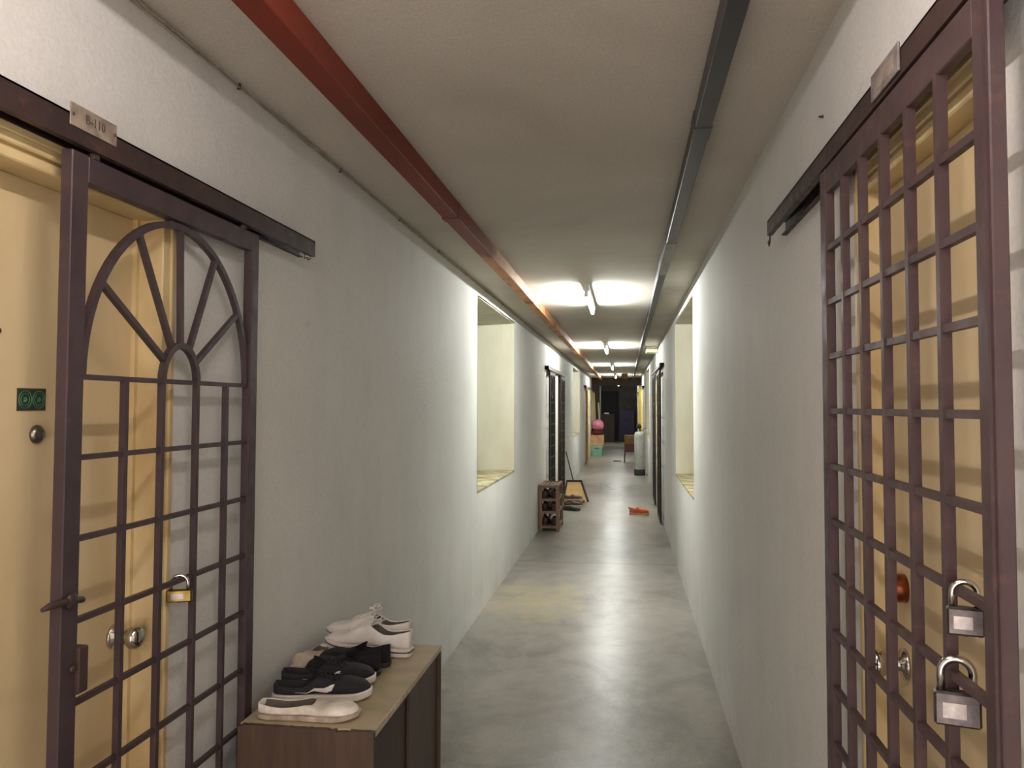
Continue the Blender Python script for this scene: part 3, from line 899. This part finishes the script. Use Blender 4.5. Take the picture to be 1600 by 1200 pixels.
lowS = Shoe(.29, .052, .024, .075, .095, .058, .45)
r1 = shoe('rack_shoe', 'x', lowS, MAT['maroon_shoe'], MAT['black_rubber'], 'shoes on the wooden rack')
rk = [((-1.04, 10.50), .0625, 'dark shoe on the bottom tier of the wooden rack by the wall'), ((-.92, 10.52), .0625, 'dark shoe on the bottom tier of the wooden rack, corridor side'),
      ((-1.04, 10.52), .2475, 'dark shoe on the middle tier of the wooden rack by the wall'), ((-.92, 10.49), .2475, 'dark shoe on the middle tier of the wooden rack, corridor side'),
      ((-1.04, 10.50), .4075, 'dark shoe on the upper tier of the wooden rack by the wall'), ((-.92, 10.53), .4075, 'dark shoe on the upper tier of the wooden rack, corridor side')]
for i, ((x, y), z, lb) in enumerate(rk):
    c = r1 if i == 0 else copy_tree(r1)
    c['label'] = lb
    orient(c, (x, y), (x + .01, y + .3), z)
g = shoe('grey_sneaker', 'grey and black sneaker on the floor right of the shoe rack', Shoe(.28, .048, .024, .05, .07, .045, .45), MAT['grey_shoe'], MAT['black_rubber'])
orient(g, (-.965, 12.62), (-.715, 12.53), 0)
b1 = shoe('leather_shoe', 'brown leather shoe in front of the dustpan, nearest', Shoe(.30, .052, .026, .062, .085, .054, .45), MAT['brown_shoe'], MAT['dirty_rubber'], 'brown shoes before the dustpan')
orient(b1, (-.985, 13.02), (-.685, 13.06), 0)
for p, q, z, lb in (((-.97, 13.22), (-.66, 13.26), 0, 'brown leather shoe in front of the dustpan, middle one'), ((-.96, 13.42), (-.655, 13.40), 0, 'brown leather shoe nearest to the dustpan'), ((-.985, 13.12), (-.70, 13.16), .088, 'brown leather shoe lying on top of the others')):
    c = copy_tree(b1); c['label'] = lb; orient(c, p, q, z)

# long-handled dustpan leaning at the left wall
t = thing('dustpan', 'tan long-handled dustpan with dark rim leaning behind the brown shoes', 'dustpan', (-.86, 13.9, 0))
def quad_slab(P, th, mat, name):
    bm = bmesh.new()
    P = [Vector(p) for p in P]
    n = (P[1] - P[0]).cross(P[3] - P[0]).normalized() * th
    a = [bm.verts.new(p) for p in P]; b = [bm.verts.new(p - n) for p in P]
    bm.faces.new(a); bm.faces.new(list(reversed(b)))
    for i in range(4): bm.faces.new((a[i], a[(i + 1) % 4], b[(i + 1) % 4], b[i]))
    return obj(name, bm, mat, t, t.location)
FL, FR, BR, BL = (-1.035, 13.58, .015), (-.625, 13.58, .015), (-.765, 14.15, .295), (-1.01, 14.15, .295)
quad_slab((FL, FR, BR, BL), .008, MAT['tan'], 'pan')
up_ = Vector((0, -.02, .05))
def lip(a, b, name):
    a, b = Vector(a), Vector(b)
    return obj(name, T([a + up_ * .3, b + up_ * .3], .014, 4, True), MAT['black_rubber'], t, t.location)
lip(FR, BR, 'pan_side'); lip(FL, BL, 'pan_side'); lip(BL, BR, 'pan_back')
obj('handle', T([(-.90, 14.15, .30), (-1.052, 14.46, .79)], .011, 8), MAT['handle_dark'], t, t.location, True)
# orange clog
clog = shoe('clog', 'bright orange foam clog alone on the floor near the right wall', Shoe(.29, .056, .028, .07, .098, .06, .40), MAT['orange'], MAT['orange_sole'])
orient(clog, (.05, 12.28), (.335, 12.22), 0)
sh = Shoe(.29, .056, .028, .07, .098, .06, .40)
bm = T([(.012, -.038, .082), (-.012, -.022, .098), (-.018, 0, .104), (-.012, .022, .098), (.012, .038, .082)], .006, 6)
obj('heel_strap', bm, MAT['orange'], clog, smooth=True)

# tall grey tank with dark foot
t = thing('gas_cylinder', 'tall pale grey cylinder with dark base standing at the right wall', 'cylinder', (.315, 19.2, 0))
obj('tank', LT([(.115, .13), (.122, .15), (.122, .92), (.112, .97), (.08, 1.005), (.03, 1.015)], (0, 0, 0), 'z', 32), MAT['cyl'], t, smooth=True)
obj('foot_ring', LT([(.125, 0), (.128, .01), (.128, .13), (.122, .14)], (0, 0, 0), 'z', 32), MAT['black_rubber'], t, smooth=True, label='dark base ring')
v = obj('valve', LT([(.02, 1.01), (.02, 1.05), (.032, 1.055), (.032, 1.075), (.012, 1.08)], (.01, 0, 0), 'z', 16), MAT['steel_dull'], t, smooth=True)
obj('hose', T([(.02, -.02, 1.045), (.06, -.04, 1.04), (.10, -.02, 1.075), (.14, .0, 1.085), (.17, .02, 1.09)], .008, 6), MAT['tongs'], v, smooth=True)
bm = bmesh.new()
lathe(bm, [(.03, 1.08), (.055, 1.10), (.06, 1.13), (.05, 1.17), (.02, 1.185)], (-.015, .02, 0), 'z', 14)
obj('valve_cap', bm, MAT['black'], t, smooth=True)

# cardboard box on red stool
t = thing('stool', 'dark red stool beside the grey cylinder', 'stool', (.115, 23.5, 0))
obj('seat', B(-.16, .16, -.16, .16, .50, .53, .01), MAT['red_stool'], t)
for sx in (-1, 1):
    for sy in (-1, 1):
        obj('leg', T([(sx * .135, sy * .135, .505), (sx * .155, sy * .155, 0)], [.022, .018], 4, True), MAT['red_stool'], t)
for sy in (-1, 1):
    obj('apron', B(-.135, .135, sy * .135 - .006, sy * .135 + .006, .30, .50), MAT['red_stool'], t)
for sx in (-1, 1):
    obj('apron', B(sx * .135 - .006, sx * .135 + .006, -.13, .13, .30, .50), MAT['red_stool'], t)
def carton(name, label, loc, sx, sy, sz, mat, rz=0, group=None):
    t = thing(name, label, 'box', loc, rz, group)
    obj('carton', B(-sx / 2, sx / 2, -sy / 2, sy / 2, 0, sz, .004), mat, t)
    obj('tape', B(-.025, .025, -sy / 2 - .001, sy / 2 + .001, sz * .62, sz + .001), MAT['tape'], t)
    for sg in (-1, 1):
        obj('flap', B(-sx / 2 + .002, sx / 2 - .002, sg * sy / 4 - sy / 4 + .003, sg * sy / 4 + sy / 4 - .003, sz, sz + .004), mat, t)
    return t
carton('cardboard_box', 'dull brown cardboard box on the dark red stool', (.115, 23.5, .53), .31, .30, .24, MAT['card_dull'])
o = obj('sandal', T([(-.05, 0, .012), (.0, .0, .012), (.08, .02, .012), (.18, .02, .012)], [.02, .035, .032, .025], 8), MAT['black_rubber'])
for v_ in o.data.vertices: v_.co.z *= .6
o.location = (-.32, 23.9, 0); tag(o, 'flat dark sandal on the floor left of the red stool', 'shoe')

# left heap beside the far gates
t = thing('plastic_crate', 'mint green plastic storage tub at the bottom of the heap', 'box', (-.93, 26.5, 0))
bm = bmesh.new()
A = [bm.verts.new(p) for p in ((-.16, -.18, 0), (.16, -.18, 0), (.16, .18, 0), (-.16, .18, 0))]
C = [bm.verts.new(p) for p in ((-.19, -.21, .33), (.19, -.21, .33), (.19, .21, .33), (-.19, .21, .33))]
bm.faces.new(list(reversed(A)))
for i in range(4): bm.faces.new((A[i], A[(i + 1) % 4], C[(i + 1) % 4], C[i]))
bm.faces.new(C)
obj('tub', bm, MAT['teal'], t)
obj('lid', B(-.2, .2, -.22, .22, .33, .36, .006), MAT['lid'], t)
obj('handle_slot', B(-.07, .07, -.214, -.203, .245, .265, .003), MAT['handle_dark'], t)
carton('cardboard_box', 'peach-brown cardboard box stacked on the mint green tub', (-.91, 26.5, .36), .42, .38, .31, MAT['card'])
def blob(name, label, cat, loc, r, mat, seed, sq=(1, 1, 1), amp=.2):
    bm = bmesh.new(); bmesh.ops.create_icosphere(bm, subdivisions=4, radius=1)
    for v in bm.verts:
        n = noise.noise(v.co * 1.8 + Vector((seed, 0, 0))) * amp + noise.noise(v.co * 5 + Vector((seed, 3, 0))) * amp * .35
        v.co *= 1 + n
        v.co = Vector((v.co.x * r * sq[0], v.co.y * r * sq[1], v.co.z * r * sq[2]))
    z0 = min(v.co.z for v in bm.verts)
    for v in bm.verts:
        v.co.z = max(v.co.z, z0 * .8) - z0 * .8
    o = obj(name, bm, mat, smooth=True); o.location = loc
    return tag(o, label, cat)
blob('folded_cloth', 'maroon cloth bundle under the pink bag', 'cloth', (-.92, 26.5, .674), .2, MAT['maroon'], 3, (1.05, .9, .45), .15)
t = blob('plastic_bag', 'bright pink bag on top of the heap', 'bag', (-.90, 26.5, .835), .18, MAT['pink'], 21, (1.1, .9, 1.0), .10)
obj('bag_knot', T([(-.10, 0, .27), (-.13, 0, .30), (-.15, .01, .33)], [.03, .012, .025], 8), MAT['pink'], t, smooth=True)
blob('black_bag', 'small black bag left of the pink bag beside the planks', 'bag', (-1.06, 26.66, .676), .08, MAT['black'], 12, (.6, .7, 1.7), .2)
for i, (x0, y0, x1, y1, zt, w, lb) in enumerate(((-1.00, 27.08, -1.09, 27.15, 2.05, .14, 'pale plank leaning on the dark post, broadest'), (-.80, 27.05, -.90, 27.14, 1.72, .05, 'narrow pale plank leaning on the dark post, nearest the corridor middle'), (-1.09, 26.95, -1.10, 27.05, 2.1, .05, 'thin tan batten standing by the left wall at the dark post'))):
    bm = bmesh.new()
    vs = []
    for z, x, y in ((0, x0, y0), (zt, x1, y1)):
        vs.append([bm.verts.new((x + a, y + b, z)) for a, b in ((-w / 2 if x - w / 2 > XL + .002 else XL + .002 - x, -.012), (w / 2, -.012), (w / 2, .012), (-w / 2 if x - w / 2 > XL + .002 else XL + .002 - x, .012))])
    bm.faces.new(list(reversed(vs[0]))); bm.faces.new(vs[1])
    for j in range(4): bm.faces.new((vs[0][j], vs[0][(j + 1) % 4], vs[1][(j + 1) % 4], vs[1][j]))
    o = obj('wooden_plank', bm, MAT['plank'], None); tag(o, lb, 'plank', 'planks leaning at the post')

# yellow door leaf ajar at the far right, end wall things
t = thing('door_10', 'bright yellow door leaf standing ajar at the far right', 'door', (.495, 25.5, 0), kind='structure')
a = math.atan2(.5, -.085)
leaf = obj('door_panel', B(0, .52, -.018, .018, .01, 2.2, .003), MAT['yellow'], t)
leaf.rotation_euler = (0, 0, a)
kb = obj('door_knob', LT([(.025, 0), (.02, .03), (.028, .05), (.01, .06)], (.45, .018, 1.05), 'y', 14), MAT['steel_dull'], leaf, smooth=True)
t = thing('door_11', 'blackish door in the end wall, upper left', 'door', (-.75, 37.98, 0), kind='structure')
obj('door_panel', B(-.36, .36, -.06, -.02, 0, 2.25, .005), MAT['end_door'], t)
obj('door_frame', B(-.42, .42, -.02, .02, 0, 2.30, .005), MAT['dark_wood'], t)
t = thing('wardrobe', 'dark brown wardrobe standing before the end wall on the left', 'cabinet', (-.78, 36.9, 0))
obj('carcass', B(-.30, .28, -.25, .25, 0, 1.25, .006), MAT['dark_wood'], t)
for x0, x1 in ((-.295, -.015), (-.005, .275)):
    d = obj('cabinet_door', B(x0, x1, -.27, -.25, .06, 1.22, .004), MAT['dark_wood'], t)
o = obj('paper_stack', B(-.10, .10, -.12, .12, 0, .07, .004), MAT['white_canvas']); o.location = (-.85, 36.85, 1.25)
tag(o, 'small white bundle lying on the dark wardrobe', 'paper')
t = thing('metal_cabinet', 'dark blue cabinet before the end wall on the right', 'cabinet', (.05, 37.2, 0))
obj('carcass', B(-.34, .34, -.25, .25, .05, 1.45, .006), MAT['blue_dark'], t)
for x0, x1 in ((-.335, -.004), (.004, .335)):
    d = obj('cabinet_door', B(x0, x1, -.266, -.25, .09, 1.42, .004), MAT['blue_dark'], t)
    obj('handle', B((x1 if x0 < 0 else x0) - .012, (x1 if x0 < 0 else x0) + .012, -.28, -.266, .75, .85), MAT['steel_dull'], d)
obj('plinth', B(-.32, .32, -.22, .24, 0, .05), MAT['end_door'], t)

# ------------------------------------------------------------------ world, camera, view
w = bpy.data.worlds.new('world'); S.world = w; w.use_nodes = True
w.node_tree.nodes['Background'].inputs['Color'].default_value = (1, .87, .83, 1)
w.node_tree.nodes['Background'].inputs['Strength'].default_value = 3.3
f, pcy, yaw, pitch, roll = 1270.0, 581.2, .13904, .04185, .00254
F = Vector((-math.sin(yaw) * math.cos(pitch), math.cos(yaw) * math.cos(pitch), math.sin(pitch)))
R0 = Vector((math.cos(yaw), math.sin(yaw), 0)); U0 = R0.cross(F)
Rv = R0 * math.cos(roll) + U0 * math.sin(roll); Uv = -R0 * math.sin(roll) + U0 * math.cos(roll)
cam = bpy.data.cameras.new('camera'); co = link(bpy.data.objects.new('camera', cam))
co.matrix_world = Matrix(((Rv.x, Uv.x, -F.x, 0), (Rv.y, Uv.y, -F.y, 0), (Rv.z, Uv.z, -F.z, 1.6), (0, 0, 0, 1)))
cam.sensor_width = 36; cam.sensor_fit = 'HORIZONTAL'; cam.lens = f * 36 / 1600
cam.shift_y = (pcy - 600) / 1600
cam.clip_start = .05; cam.clip_end = 100
S.camera = co
vs = S.view_settings
vs.view_transform = 'Standard'; vs.look = 'None'; vs.gamma = 1; vs.use_curve_mapping = False
vs.exposure = 0.68
S.cycles.max_bounces = 16; S.cycles.diffuse_bounces = 12
